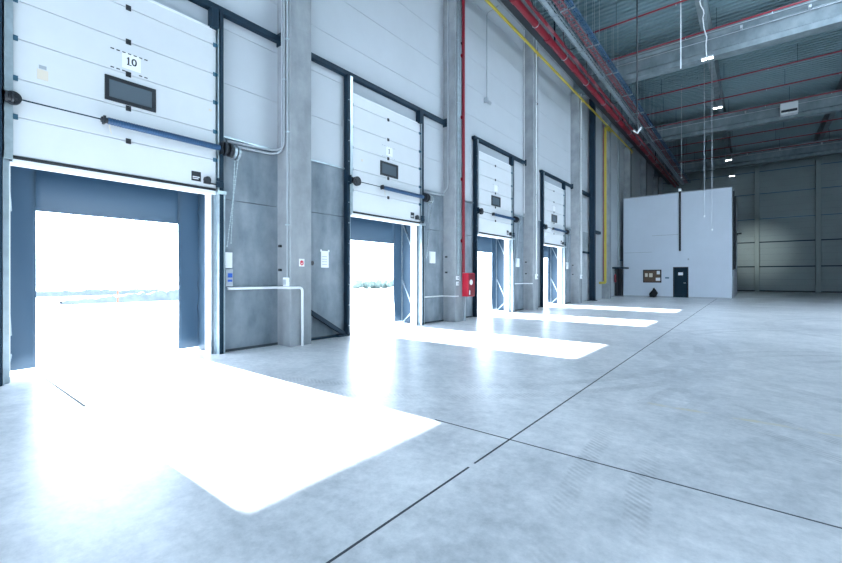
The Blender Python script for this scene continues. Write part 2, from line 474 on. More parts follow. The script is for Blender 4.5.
for y in (13.0, 16.1, 19.0, 23.0, 27, 31.4):
    mb = MB().tube([(2.06, y, 11.04), (1.98, y+.25, 10.85), (1.91, y+.7, 10.70), (1.93, y+1.3, 10.9), (2.06, y+1.5, 11.03)], .02, 6, .2)
    obj('loose_cable', mb, 'black', tray0)

# yellow gas pipe
t = thing('gas_pipe', 'yellow pipe running high along the dock wall with a vertical drop', 'pipe', (.6, 20, 11.15))
obj('pipe', MB().tube([(.56, Y0+.3, 11.12), (.56, 35.2, 11.12)], .052, 12), 'yellow', t)
obj('drop_pipe', MB().tube([(.56, 28.6, 11.12), (.56, 28.6, 10.9), (.56, 27.72, 10.9), (.56, 27.72, 1.06), (.40, 27.72, 1.06), (.2, 27.72, 1.06)], .075, 12, .2), 'yellow', t)
for k in range(-1, 6):
    y = col_y(k)
    mb = MB().bar((.45, y, 10.95), (.58, y, 11.07), .03, .03); mb.bar((.45, y, 10.78), (.45, y, 11.2), .02, .04); mb.box(.44, .62, y-.02, y+.02, 11.05, 11.07)
    obj('bracket', mb, 'yellow', t)
mb = MB().tube([(.5, 27.54, 1.2), (.5, 27.54, 11.0)], .022, 8)
tag(obj('copper_pipe', mb, 'red'), 'thin dark red pipe running beside the yellow drop pipe', 'pipe')

# ------------------------------------------------------------------ dock doors
def text_mesh(s, size, loc, parent, m='black', bold=True):
    """letters on a face that looks towards +x: drawn along -y?  +y is to the viewer's right"""
    cu = bpy.data.curves.new('digit', 'FONT'); cu.body = s; cu.size = size; cu.align_x = 'CENTER'; cu.align_y = 'CENTER'; cu.extrude = .001
    cu.offset = size*.02
    o = bpy.data.objects.new('tmp', cu); COL.objects.link(o)
    dg = bpy.context.evaluated_depsgraph_get()
    me = bpy.data.meshes.new_from_object(o.evaluated_get(dg))
    COL.objects.unlink(o); bpy.data.objects.remove(o)
    R = Matrix(((0, 0, 1), (1, 0, 0), (0, 1, 0))).to_4x4()
    me.transform(Matrix.Translation(Vector(loc)) @ R)
    me.materials.clear(); me.materials.append(M[m])
    d = bpy.data.objects.new('digit', me); COL.objects.link(d); d.parent = parent
    off = Vector((0, 0, 0)); T = parent
    while T is not None: off += T.location; T = T.parent
    me.transform(Matrix.Translation(-off))
    return d

dlab = ['raised white sectional dock door with the number 10 plate',
        'raised white sectional dock door between the two columns with red sign and red riser pipe',
        'raised white sectional dock door just beyond the red hose cabinet',
        'raised white sectional dock door furthest down the wall, before the tall navy post']
DX0, DX1 = .045, .095           # leaf thickness
def dock_door(k):
    ya, yb = door_y(k); c = (ya+yb)/2
    t = thing('sectional_dock_door', dlab[k], 'dock door', (.07, c, 3.0), 'sectional dock doors')
    zs = [3.06, 3.585, 4.105, 4.645, 5.16, 5.70, 5.98]
    L0, R0 = ya+.04, yb-.045
    for i in range(len(zs)-1):
        z0, z1 = zs[i], zs[i+1]
        mb = MB().box(DX0, DX1, L0, R0, z0+.004, z1-.004)
        # shallow rib in the middle of each section
        o = obj('door_section', mb, 'doorw', t, bevel=.006)
        if i == 0:
            obj('bottom_seal', MB().box(DX0-.01, DX1+.012, L0, R0, 3.015, 3.06), 'rubber', o)
            obj('bottom_strip', MB().box(DX0-.005, DX1+.005, L0, R0, 2.955, 3.015), 'white', o)  # white strip under the seal
            obj('rating_plate', MB().box(DX1, DX1+.004, yb-.47, yb-.31, 3.14, 3.31), 'black', o)
            mbw = MB().box(DX1+.004, DX1+.006, yb-.45, yb-.33, 3.205, 3.22); mbw.box(DX1+.004, DX1+.006, yb-.45, yb-.35, 3.175, 3.19)
            obj('print', mbw, 'white', o)
            mb = MB().tube([(DX1, yb-.21, 3.19), (DX1+.06, yb-.21, 3.19)], .06, 14); mb.box(DX1, DX1+.055, yb-.265, yb-.155, 3.12, 3.19)
            mb.box(DX1+.01, DX1+.03, yb-.16, yb-.03, 3.125, 3.145)
            obj('cable_lock', mb, 'black', o)
        if i == len(zs)-2:
            obj('top_edge', MB().box(DX0-.005, DX1+.008, L0, R0, z1-.02, z1+.02), 'white', o)
    # a sloped, set-back closing strip above the leaf
    obj('top_panel', MB().box(.0, .035, L0, R0, 6.03, 6.32), 'grey', t)
    # hinges at every joint
    for i in range(1, len(zs)-1):
        z = zs[i]
        for y in (c-.03,):
            mb = MB().box(DX1, DX1+.012, y-.035, y+.035, z-.04, z+.04); mb.cyl((DX1+.012, y-.03, z), (DX1+.012, y+.03, z), .012, 8)
            obj('hinge', mb, 'black', t)
        for y, sgn in ((L0+.02, -1), (R0-.02, 1)):
            mb = MB().box(DX1, DX1+.012, y-.03, y+.03, z-.035, z+.035); mb.cyl((DX1+.02, y+sgn*.02, z), (DX1+.02, y+sgn*.07, z), .026, 10)
            obj('roller', mb, 'navyl', t)
    # vision window
    w0, w1 = c-.34, c+.355
    mb = MB()
    for bx in ((w0, w1, 4.48, 4.535), (w0, w1, 4.155, 4.21), (w0, w0+.055, 4.21, 4.48), (w1-.055, w1, 4.21, 4.48)): mb.box(DX1, DX1+.025, *bx)
    o = obj('window_frame', mb, 'black', t, bevel=.004)
    obj('pane', MB().box(DX1, DX1+.010, w0+.055, w1-.055, 4.21, 4.48), 'glass', o)
    # number plate with its dashed marks
    o = obj('number_plate', MB().box(DX1, DX1+.004, c-.115, c+.14, 4.73, 4.98), 'paper', t)
    if k < 2: text_mesh('10' if k == 0 else '1', .155, (DX1+.0055, c+.01, 4.855), o)
    mb = MB()                       # foot and flag of the serifed 1
    y1_ = c+.01-.029 if k == 0 else c+.01
    mb.box(DX1+.004, DX1+.0062, y1_-.032, y1_+.032, 4.792, 4.805); mb.box(DX1+.004, DX1+.0062, y1_-.032, y1_, 4.888, 4.902);
    if k < 2: obj('serif', mb, 'black', o)
    mb = MB()  # two rows of short dashes by the plate
    for zz in (4.965, 4.675):
        for j in range(7):
            yy = c-.265+j*.076
            if zz < 4.8 and abs(yy+.02-c) < .06: continue
            mb.box(DX1, DX1+.0048, yy, yy+.046, zz, zz+(.016 if k == 0 else .010))
    obj('dashed_marks', mb, 'black' if k == 0 else 'seam', t)
    if k == 0:
        o = obj('sticker', MB().box(DX1, DX1+.003, ya+.28, ya+.40, 4.18, 4.32), 'pale', t)
        obj('picture', MB().box(DX1+.003, DX1+.004, ya+.30, ya+.38, 4.33, 4.38), 'seam', o)
        obj('sticker', MB().box(DX1, DX1+.003, yb-.17, yb-.12, 4.46, 4.50), 'pale', t)
    elif k == 1:
        obj('sticker', MB().box(DX1, DX1+.003, ya+.36, ya+.42, 4.36, 4.42), 'pale', t)
    # tracks
    for (y0, y1, nm) in ((ya-.06, ya+.035, 'left'), (yb-.045, yb+.0, 'right')):
        mb = MB().box(.012, .04, y0, y1 if nm == 'right' else ya+.01, 0, 6.36)
        if nm == 'left': mb.box(.04, .15, y0, y0+.012, 0, 6.36); mb.box(.10, .15, y0, y1, 3.0, 6.36)
        else: mb.box(.04, .15, y1-.012, y1, 0, 6.36); mb.box(.13, .15, y0+.02, y1, 3.0, 6.36)
        obj('track', mb, 'galv', t)
    mb = MB().box(.012, .155, ya-.14, ya-.064, 0, 6.37); obj('door_post', mb, 'navy', t, bevel=.006)
    mb = MB().box(.012, .155, yb+.004, yb+.075, 0, 6.37); obj('door_post', mb, 'navy', t, bevel=.006)
    obj('post_edge', MB().box(.012, .16, yb+.076, yb+.10, 0, 3.02), 'galv', t)
    mb = MB()
    for i in range(12): mb.cyl((.15, ya-.10, .25+.5*i), (.165, ya-.10, .25+.5*i), .012, 6)
    obj('bolts', mb, 'galv', t)
    obj('top_bracket', MB().box(.012, .20, yb-.16, yb-.03, 5.98, 6.34), 'navy', t, bevel=.01)
    # balance spring, shaft, cable drum and chain hoist
    zs_ = 3.80; xs = .20
    obj('shaft', MB().cyl((xs, ya+.02, zs_), (xs, ya+1.05, zs_), .010, 8), 'navy', t)
    mb = MB()
    n = 90; pts = []
    mb.cyl((xs, ya+1.06, zs_), (xs, yb-.02, zs_), .048, 14)
    for j in range(46):
        yy = ya+1.08+j*(yb-.08-ya-1.08)/45
        mb.tube([(xs, yy-.008, zs_), (xs, yy+.008, zs_)], .054, 12)
    sp = obj('balance_spring', mb, 'blue', t)
    mb = MB().tube([(xs, ya+.98, zs_), (xs, ya+1.08, zs_)], .042, 14); mb.box(xs-.05, xs+.05, ya+1.0, ya+1.03, zs_-.055, zs_+.055)
    o = obj('spring_fitting', mb, 'black', t)
    obj('pull_tag', MB().bar((xs+.03, ya+1.07, zs_-.06), (xs+.03, ya+1.10, zs_-.2), .008, .012), 'pale', o)
    mb = MB()
    for j, r in enumerate((.075, .06, .075, .05)):
        mb.cyl((xs, ya-.05+j*.03, zs_), (xs, ya-.025+j*.03, zs_), r, 20)
    yd, rd = (ya+.03, .085) if k == 0 else (ya+.13, .115)
    mb.cyl((.16, yd, zs_), (.225, yd, zs_), rd, 22); mb.cyl((.225, yd, zs_), (.24, yd, zs_), .05, 16)
    o = obj('cable_drum', mb, 'black', t)
    obj('bearing_plate', MB().box(.15, xs+.04, ya-.1, ya-.085, zs_-.11, zs_+.11), 'navy', o)
    obj('hub', MB().cyl((xs, ya+.068, zs_), (xs, ya+.09, zs_), .025, 12), 'galv', o)
    mb = MB().box(.15, xs+.05, yb+.01, yb+.03, zs_-.1, zs_+.12)
    for j, (r, d) in enumerate(((.125, .035), (.08, .03), (.125, .035))):
        mb.cyl((xs, yb+.05+j*.045, zs_), (xs, yb+.05+j*.045+d, zs_), r, 18)
    obj('cable_drum', mb, 'black', t)
    mb = MB().tube([(xs+.02, yb+.20, zs_-.02), (xs+.02, yb+.25, zs_-.02)], .125, 20)
    mb.tube([(xs+.02, yb+.28, zs_-.03), (xs+.02, yb+.32, zs_-.03)], .125, 20)
    ch = obj('chain_wheel', mb, 'galv', t)
    obj('wheel_core', MB().cyl((xs+.02, yb+.19, zs_-.02), (xs+.02, yb+.34, zs_-.02), .06, 14), 'black', ch)
    for dx, dy, zb in ((.09, -.20, 1.98), (-.07, -.10, 2.05)):
        a = Vector((xs+.02+dx*.9, yb+.29, zs_-.05)); b = Vector((xs+.02+dx*.3, yb+.29+dy, zb)); nl = 46; mb = MB()
        for j in range(nl):
            p = a.lerp(b, (j+.0)/nl); q = a.lerp(b, (j+.82)/nl); e = .008 if j % 2 else 0
            mb.bar(p, q, .006+(.012-e), .006+e*1.5)
        obj('pull_chain', mb, 'galv', t)
    # locking bolt and foot of the right track
    mb = MB().box(.15, .19, yb-.06, yb+.06, 3.08, 3.18); mb.cyl((.17, yb-.05, 3.22), (.17, yb+.05, 3.22), .03, 10)
    obj('lock_bolt', mb, 'navy', t)
    obj('track_head', MB().box(.01, .19, yb-.05, yb+.11, 2.96, 3.02), 'galv', t)
    return t

slab = ['navy dock shelter curtains framing the opening under the door marked 10',
        'navy dock shelter behind the second opening with pale diagonal brace',
        'navy dock shelter behind the opening beside the red hose cabinet',
        'navy dock shelter behind the furthest dock opening']
def dock_shelter(k):
    ya, yb = door_y(k)
    t = thing('dock_shelter', slab[k], 'dock shelter', (-.5, (ya+yb)/2, 0), 'dock shelters outside the openings')
    xo = -.62; ins = 1.26+PITCH*k; ine = 3.25+PITCH*k
    y0, y1 = ya+.02, yb-.04
    def wavy(y_a, y_b, z0, z1, inner):
        mb = MB(); ny, nz = 8, 14; vs = []
        for i in range(ny+1):
            for j in range(nz+1):
                u = i/ny; v = j/nz; yy = y_a+(y_b-y_a)*u
                wob = (.018*math.sin(v*7+k*2)+.012*math.sin(v*15+k)) if k else .003*math.sin(v*6)
                yy += wob*(1-u if inner == 0 else u)
                vs.append((xo+.012*math.sin(u*5+v*6+k), yy, z0+(z1-z0)*v))
        fs = [(i*(nz+1)+j, (i+1)*(nz+1)+j, (i+1)*(nz+1)+j+1, i*(nz+1)+j+1) for i in range(ny) for j in range(nz)]
        mb.add(vs, fs, True); return mb
    def solid(o):
        s = o.modifiers.new('thick', 'SOLIDIFY'); s.thickness = .006; return o
    solid(obj('side_curtain', wavy(y0, ins, .06, 3.35, 1), 'curtain', t))
    solid(obj('side_curtain', wavy(ine, y1+.03, .07, 3.35, 0), 'curtain', t))
    mb = MB(); ny = 16; vs = []
    for i in range(ny+1):
        yy = ins-.05+(ine+.05-ins+.05)*i/ny
        vs += [(xo-.015, yy, 2.43+.001*math.sin(i)), (xo-.015, yy, 3.38)]
    mb.add(vs, [(2*i, 2*i+2, 2*i+3, 2*i+1) for i in range(ny)], True)
    solid(obj('top_curtain', mb, 'curtain', t))
    solid(obj('side_skin', MB().add([(-.2, y0, 0.02), (xo, y0, 0.02), (xo, y0, 3.4), (-.2, y0, 3.4)], [(0, 1, 2, 3)]), 'curtain', t))
    mb = MB(); n = 24; vs = []
    for j in range(n+1):
        for i in range(7):
            z = .02+3.38*j/n; x = -.2+(xo+.2)*i/6
            vs.append((x, y1-.012+.012*math.sin(j*1.9+i*1.1), z))
    mb.add(vs, [(j*7+i, j*7+i+1, (j+1)*7+i+1, (j+1)*7+i) for j in range(n) for i in range(6)], True)
    solid(obj('side_skin', mb, 'curtain', t))
    obj('roof_skin', MB().box(xo-.02, -.2, y0, y1, 3.38, 3.41), 'curtain', t)
    for y in ((y0+.025, y1-.03) if k else (y0+.025,)):
        obj('frame_post', MB().box(xo+.015, xo+.055, y-.018, y+.018, 0, 3.38), 'galv', t)
    for y in ((y0+.03, y1-.035) if k else (y0+.03,)):
        for (a, b) in (((xo+.05, 1.35), (-.21, .62)), ((xo+.05, 3.1), (-.21, 2.35)), ((xo+.05, .03), (-.21, .35))):
            obj('brace', MB().bar((a[0], y, a[1]), (b[0], y, b[1]), .03, .035), 'galv', t)
    return t
def control_box(k, lab):
    yb = door_y(k)[1]; y = yb+.20; t = thing('door_control_box', lab, 'control box', (.03, y, 1.25), 'control boxes beside the dock doors')
    if k == 0:
        obj('case', MB().box(0, .075, y-.045, y+.095, 1.25, 1.58), 'grey', t, bevel=.008)
        obj('cover', MB().box(0, .06, y-.05, y+.09, 1.60, 1.90), 'white', t, bevel=.006)
        obj('button', MB().box(.075, .095, y-.01, y+.07, 1.42, 1.50), 'bluebtn', t)
        obj('button', MB().box(.075, .09, y-.01, y+.07, 1.34, 1.38), 'bluebtn', t)
        obj('side_case', MB().box(0, .07, y-.105, y-.05, 1.22, 1.66), 'navy', t, bevel=.006)
    else:
        obj('case', MB().box(0, .06, y-.06, y+.03, 1.38, 1.60), 'black', t, bevel=.006)
        obj('cover', MB().box(0, .05, y+.33, y+.60, 1.86, 2.22), 'white', t, bevel=.006)
    return t
blab = ['grey control box with blue buttons right of the door marked 10',
        'small control box with white cover left of the red riser column',
        'small control box right of the third dock door',
        'small control box right of the furthest dock door']
for k in range(4):
    dock_door(k); dock_shelter(k); control_box(k, blab[k])

llab = ['navy steel rail over the door marked 10', 'navy steel rail over the second dock door, between two columns',
        'navy steel rail over the third dock door', 'navy steel rail over the furthest dock door']
for k in range(4):
    ya = col_y(k-1)+.27; yb = col_y(k)-.27
    if k >= 2: ya = door_y(k)[0]-.22
    t = thing('lintel_rail', llab[k], 'rail', (.07, (ya+yb)/2, 6.4), 'steel rails over the dock doors')
    obj('tube', MB().box(.0, .13, ya, yb, 6.34, 6.46), 'navy', t, bevel=.008)
    obj('end_plate', MB().box(.0, .15, yb-.02, yb, 6.27, 6.53), 'navy', t)

# ------------------------------------------------------------------ conduits, signs and small wall things
def conduit(lab, pts, r=.022, m='grey', clips=(), bend=.12):
    t = thing('conduit', lab, 'conduit', tuple(pts[0]))
    obj('pipe', MB().tube(pts, r, 8, bend), m, t)
    for c in clips:
        c = Vector(c); obj('clip', MB().box(c.x-.035, c.x+.035, c.y-.035, c.y+.035, c.z-.012, c.z+.012), 'galv', t)
    return t
cy = col_y(0)
conduit('grey conduit from the door 10 track up the side of the first column', [(.05, 3.84, 4.01), (.05, cy-.36, 4.06), (.30, cy-.30, 4.1), (.30, cy-.29, 12.2)], clips=[(.30, cy-.29, z) for z in (5.5, 7.2, 8.9)])
conduit('second grey conduit under the first along the concrete base top', [(.05, 3.84, 3.94), (.05, cy-.42, 3.98), (.22, cy-.30, 4.02), (.22, cy-.29, 12.2)])
conduit('grey conduit running down the first column to a junction box', [(.40, cy-.29, 12.2), (.40, cy-.29, 1.40)], .02, clips=[(.40, cy-.29, z) for z in (2.5, 4.4, 6.3, 8.2)])
t = thing('junction_box', 'white junction box on the side of the first column', 'junction box', (.36, cy-.3, 1.25))
obj('case', MB().box(.31, .44, cy-.34, cy-.265, 1.24, 1.42), 'white', t, bevel=.01)
obj('cover', MB().box(.33, .42, cy-.355, cy-.34, 1.27, 1.38), 'grey', t)
conduit('pale pipe from the control box round the first column to the floor', [(.05, 3.86, 1.21), (.05, cy-.32, 1.21), (.50, cy-.32, 1.21), (.50, cy-.0, 1.21), (.50, cy-.0, .0)], .027, 'white', bend=.09)
t = thing('extinguisher_sign', 'white sign with a red symbol on the first column', 'sign', (.47, cy+.02, 1.72))
obj('plate', MB().box(.46, .464, cy-.055, cy+.075, 1.65, 1.81), 'paper', t)
mb = MB().tube([(.466, cy-.015, 1.77), (.466, cy-.02, 1.70), (.466, cy+.01, 1.68), (.466, cy+.04, 1.70), (.466, cy+.035, 1.77)], .011, 6); mb.box(.464, .468, cy+.0, cy+.02, 1.72, 1.78)
obj('symbol', mb, 'redl', t)
t = thing('cable_outlet', 'small black outlet on the right side of the first column', 'outlet', (.4, cy+.28, 1.73))
mb = MB().cyl((.40, cy+.26, 1.73), (.40, cy+.33, 1.73), .05, 14); obj('cap', mb, 'black', t)
t = thing('wall_notice', 'white paper notice on the concrete wall left of the second door', 'notice', (0, 6.2, 1.87))
mb = MB().box(0, .004, 6.08, 6.30, 1.65, 2.04); obj('sheet', mb, 'paper', t)
mb = MB(); 
for z in (1.72, 1.78, 1.84, 1.90): mb.box(.004, .005, 6.11, 6.25, z, z+.012)
obj('print', mb, 'seam', t)
mb = MB().box(0, .006, 6.06, 6.10, 2.02, 2.07); mb.box(0, .006, 6.28, 6.32, 2.02, 2.07); obj('tape', mb, 'paper', t)
t = thing('guard_bar', 'navy steel bar sloping down to the floor beside the second door', 'guard bar', (.1, 6.2, 0))
obj('bar', MB().bar((.10, cy+.27, .78), (.10, 6.69, .05), .08, .09), 'navy', t)
obj('foot', MB().box(.02, .18, 6.45, 6.72, 0, .05), 'navy', t)
obj('rail', MB().box(.03, .10, cy+.27, 6.70, .0, .045), 'navy', t)

c1 = col_y(1)
conduit('grey conduit with bend rising onto the riser column', [(.05, door_y(1)[1]+.12, 4.02), (.05, c1-.42, 4.05), (.20, c1-.29, 4.3), (.20, c1-.29, 12.2)])
conduit('grey conduit down the face of the riser column, left of the red pipe', [(.49, c1-.14, 12.2), (.49, c1-.14, 1.50)], .024, 'galv', clips=[(.48, c1-.14, z) for z in (3, 5, 7, 9)])
conduit('second conduit down the face of the riser column', [(.49, c1-.04, 12.2), (.49, c1-.04, 1.3)], .020, 'galv')
for z, lab in ((1.40, 'upper white switch on the riser column'), (1.22, 'lower white switch on the riser column')):
    t = thing('wall_switch', lab, 'switch', (.47, c1-.16, z))
    obj('plate', MB().box(.46, .50, c1-.22, c1-.10, z-.06, z+.06), 'white', t, bevel=.006); obj('rocker', MB().box(.50, .508, c1-.19, c1-.13, z-.035, z+.035), 'grey', t)
conduit('thin pipe at knee height from the second door to the riser column', [(.04, door_y(1)[1]+.14, .82), (.04, c1-.31, .82), (.5, c1-.31, .82), (.5, c1-.15, .82)], .022, 'white', bend=.06)
t = thing('riser_pipe', 'red riser pipe running up the column above the hose cabinet', 'pipe', (.54, c1+.11, 1.6))
obj('pipe', MB().tube([(.54, c1+.10, 1.57), (.54, c1+.10, 10.6), (1.36, c1+.10, 10.86)], .05, 12, .2), 'red', t)
for z in (2.6, 4.6, 6.6, 8.6, 10.6): obj('clamp', MB().tube([(.46, c1+.10, z), (.54, c1+.10, z)], .062, 12), 'red', t)
t = thing('hose_cabinet', 'red fire hose cabinet at the foot of the red riser pipe', 'hose cabinet', (.58, 11.55, .78))
obj('case', MB().box(.44, .69, 11.37, 11.76, .80, 1.56), 'redl', t, bevel=.015)
obj('door', MB().box(.69, .705, 11.39, 11.745, .82, 1.54), 'red', t)
obj('window', MB().cyl((.705, 11.52, 1.26), (.712, 11.52, 1.26), .09, 20), 'white', t)
obj('print', MB().box(.705, .709, 11.40, 11.46, .86, 1.0), 'white', t)
mb = MB().box(.46, .52, 11.44, 11.50, 0, .80); obj('foot_pipe', mb, 'grey', t)

for k, lab in ((2, 'white conduit down the third column to a socket box'), (3, 'white conduit down the fourth column to a socket box')):
    y = col_y(k)
    conduit(lab, [(.49, y-.03, 12.2), (.49, y-.03, 5.0), (.49, y-.06, 3.0), (.49, y-.03, 1.55)], .026, 'white', bend=.1, clips=[(.48, y-.03, z) for z in (5, 7, 9)])
    t = thing('socket_box', 'white socket box on the %s column from the camera' % ('third' if k == 2 else 'fourth'), 'socket', (.47, y, 1.4))
    obj('case', MB().box(.46, .53, y-.12, y+.08, 1.33, 1.56), 'white', t, bevel=.01)
    obj('socket', MB().cyl((.53, y-.03, 1.43), (.56, y-.03, 1.43), .04, 12), 'grey', t)
conduit('thin wall pipe right of the third door', [(.04, door_y(2)[1]+.14, 1.15), (.04, col_y(2)-.31, 1.15), (.44, col_y(2)-.31, 1.15)], .022, 'white', bend=.06)
conduit('slim white conduit between the third door and its column', [(.05, col_y(2)-.3, 12.2), (.05, col_y(2)-.3, 4.2)], .02, 'white')
t = thing('wall_sensor', 'small sensor hanging on a thin pole high on the white cladding', 'sensor', (.1, 13.5, 7.9))
obj('pole', MB().tube([(.10, 13.6, 8.0), (.10, 13.6, 11.25), (.5, 13.75, 11.45)], .018, 8, .1), 'seam', t)
mb = MB().box(0, .14, 13.55, 13.65, 7.95, 8.12); mb.cyl((.12, 13.6, 7.98), (.24, 13.66, 7.86), .05, 10); obj('head', mb, 'grey', t)

# ------------------------------------------------------------------ far end of the dock wall: tall post, gate panels
t = thing('tall_post', 'tall navy steel post from floor to roof before the yellow drop pipe', 'post', (.25, 25.9, 0))
obj('shaft', MB().box(.10, .40, 25.95, 26.25, 0, 12.2), 'navy', t, bevel=.01)
obj('arm', MB().box(.05, .25, col_y(3)+.27, 25.95, 6.25, 6.40), 'navy', t)
obj('arm', MB().box(.05, .25, 26.25, 27.9, 4.15, 4.32), 'navy', t)
obj('base_plate', MB().box(.02, .48, 25.85, 26.35, 0, .03), 'navy', t)
t = thing('vent_grille', 'grey vent grille on the wall left of the tall navy post', 'vent', (0, 25.6, 3.5))
mb = MB().box(0, .02, 25.05, 26.15, 2.95, 4.1); obj('plate', mb, 'seam', t)
mb = MB()
for i in range(14): mb.bar((.03, 25.1, 3.15+.066*i), (.03, 26.1, 3.15+.066*i), .03, .012)
obj('slats', mb, 'grey', t)
obj('sill', MB().box(0, .06, 25.02, 26.18, 2.84, 2.95), 'navy', t)
t = thing('vertical_duct', 'grey vertical duct on the cladding beyond the yellow drop pipe', 'duct', (.1, 33, 2.4))
obj('duct', MB().box(.0, .10, 33.05, 33.3, 2.3, 12.2), 'seam', t)
t = thing('side_entrance', 'dark canopy and doorway in the corner left of the office cabin', 'entrance', (.2, 32.4, 0))
obj('canopy', MB().box(-.005, .75, 31.6, 33.2, 2.03, 2.13), 'navy', t, bevel=.01)
obj('door', MB().box(-.005, .30, 33.0, 33.06, 0, 2.03), 'black', t)
obj('door_leaf', MB().box(-.005, .03, 32.3, 33.0, 0, 2.03), 'black', t)
obj('kerb', MB().box(-.005, .4, 31.4, 33.3, 0, .06), 'grey', t)
t = thing('fire_extinguisher', 'red fire extinguisher hanging under the dark canopy', 'fire extinguisher', (.2, 31.9, 1.1))
obj('bottle', MB().tube([(.12, 32.0, 1.05), (.12, 32.0, 1.09), (.12, 32.0, 1.55), (.12, 32.0, 1.63), (.12, 32.0, 1.66)], [.06, .085, .085, .05, .025], 14), 'red', t)
mb = MB().cyl((.12, 32.0, 1.66), (.12, 32.0, 1.72), .02, 8); mb.bar((.10, 31.98, 1.70), (.2, 31.96, 1.74), .02, .015); obj('valve', mb, 'black', t)
obj('hose', MB().tube([(.13, 31.97, 1.70), (.22, 31.93, 1.5), (.21, 31.93, 1.25)], .015, 6, .1), 'black', t)
t = thing('canopy_lamp', 'small dark lamp on a stalk above the dark canopy', 'lamp', (.5, 32.6, 2.2))
mb = MB().cyl((.35, 32.6, 2.13), (.35, 32.6, 2.62), .02, 8); mb.box(.28, .46, 32.55, 32.66, 2.60, 2.70); obj('stalk', mb, 'navy', t)

# ------------------------------------------------------------------ office cabin
OY, OYB, OX0, OX1, OZ = 33.5, 44.6, .32, 6.78, 7.22
t = thing('office_cabin', 'tall white office cabin standing at the far end of the hall', 'cabin', (3.5, 33.5, 0))
mb = MB().box(OX0, .47, OY, OY+1.4, 0, OZ); mb.box(.47, 3.5, OY, OYB, 0, OZ); mb.box(3.5, 4.40, OY+.12, OYB, 0, OZ); mb.box(3.5, 4.40, OY, OY+.12, 2.12, OZ); mb.box(4.40, OX1, OY, OYB, 0, OZ)
obj('walls', mb, 'office', t)
obj('roof_edge', MB().box(OX0-.02, OX1+.03, OY-.03, OY+1.4, OZ, OZ+.06).box(.48, OX1+.03, OY+1.4, OYB, OZ, OZ+.06), 'grey', t)
mb = MB().box(2.2, 3.8, OY-.012, OY, 4.36, 4.385); obj('ledge', mb, 'seam', t)
mb = MB().box(.36, 2.2, OY-.012, OY, 3.20, 3.222); obj('ledge', mb, 'seam', t)
mb = MB().box(OX0, 3.5, OY-.012, OY, 0, .08); mb.box(4.4, OX1, OY-.012, OY, 0, .08); obj('skirting', mb, 'grey', t)
d = obj('door', MB().box(3.56, 4.34, OY+.03, OY+.09, .02, 2.06), 'doord', t)
obj('door_sign', MB().box(3.80, 4.08, OY+.026, OY+.03, 1.55, 1.75), 'paper', d)
mb = MB().cyl((4.24, OY+.03, 1.02), (4.24, OY-.03, 1.02), .014, 8); mb.box(4.12, 4.25, OY-.04, OY-.025, 1.01, 1.035); obj('handle', mb, 'galv', d)
mb = MB().box(3.5, 3.56, OY-.02, OY+.1, 0, 2.12); mb.box(4.34, 4.40, OY-.02, OY+.1, 0, 2.12); mb.box(3.56, 4.34, OY-.02, OY+.1, 2.06, 2.12); obj('door_frame', mb, 'black', t)
obj('threshold', MB().box(3.45, 4.45, OY-.15, OY+.1, 0, .02), 'galv', t)

t = thing('notice_board', 'brown notice board with pinned papers on the office cabin front', 'notice board', (2.2, OY-.02, 1.5))
obj('panel', MB().box(1.68, 2.74, OY-.03, OY, 1.08, 1.90), 'brown', t)
mb = MB()
for b in ((1.63, 2.79, 1.03, 1.09), (1.63, 2.79, 1.89, 1.95), (1.63, 1.69, 1.03, 1.95), (2.73, 2.79, 1.03, 1.95)): mb.box(b[0], b[1], OY-.05, OY, b[2], b[3])
obj('frame', mb, 'black', t)
for (x, z, w, h, m) in ((1.76, 1.44, .17, .26, 'pale'), (2.02, 1.42, .22, .28, 'pale'), (2.50, 1.62, .20, .24, 'paper'), (2.44, 1.16, .28, .22, 'paper')):
    obj('paper', MB().box(x, x+w, OY-.034, OY-.03, z, z+h), m, t)
t = thing('cable_duct', 'black vertical duct high on the office cabin front with white tip', 'duct', (3.9, OY, 5))
obj('duct', MB().box(3.85, 3.97, OY-.09, OY, 3.22, OZ+.1), 'black', t, bevel=.01)
obj('tip', MB().box(3.82, 4.0, OY-.1, OY-.02, OZ+.1, OZ+.3), 'white', t)
tag(obj('wall_plate', MB().box(3.02, 3.26, OY-.02, OY, 1.32, 1.42), 'navyl'), 'small blue plate between notice board and office door', 'plate')
t = thing('wall_detector', 'small grey detector on the office cabin above and right of the door', 'detector', (4.4, OY, 2.6))
mb = MB().box(4.36, 4.44, OY-.06, OY, 2.58, 2.70); mb.cyl((4.40, OY-.06, 2.63), (4.40, OY-.10, 2.61), .03, 10); obj('case', mb, 'grey', t)
# pipes on the right side of the cabin
for i, (y, x, z0, lab) in enumerate(((34.3, 6.84, 1.9, 'black drain pipe on the right side of the office cabin, near its front corner'), (36.6, 6.86, 2.0, 'black drain pipe on the right side of the office cabin, further back'))):
    tt = thing('side_pipe', lab, 'pipe', (x, y, z0))
    obj('pipe', MB().tube([(x, y, OZ-.1), (x, y, z0+1.4), (x-.02, y-.1*i, z0)], .055, 10, .3), 'black', tt)
t = thing('black_bag', 'black bag slumped on the floor against the office cabin front', 'bag', (2.35, OY-.25, 0))
bm = bmesh.new(); bmesh.ops.create_uvsphere(bm, u_segments=24, v_segments=16, radius=1)
for v in bm.verts:
    x, y, z = v.co
    s = .26*(1-.25*max(0, z)) ; zz = max(-.8, z)
    v.co = Vector((2.33+x*s*(1.05+.1*math.sin(5*z))+.05*z, OY-.26+y*.19, (.31 - .05*x)*(zz+.8)/1.8*2.0*(1 if x > -.2 else 1+.5*(x+.2))+.012*math.sin(9*x+4*z)))
me = bpy.data.meshes.new('body'); bm.to_mesh(me); bm.free()
zmin = min(v.co.z for v in me.vertices)
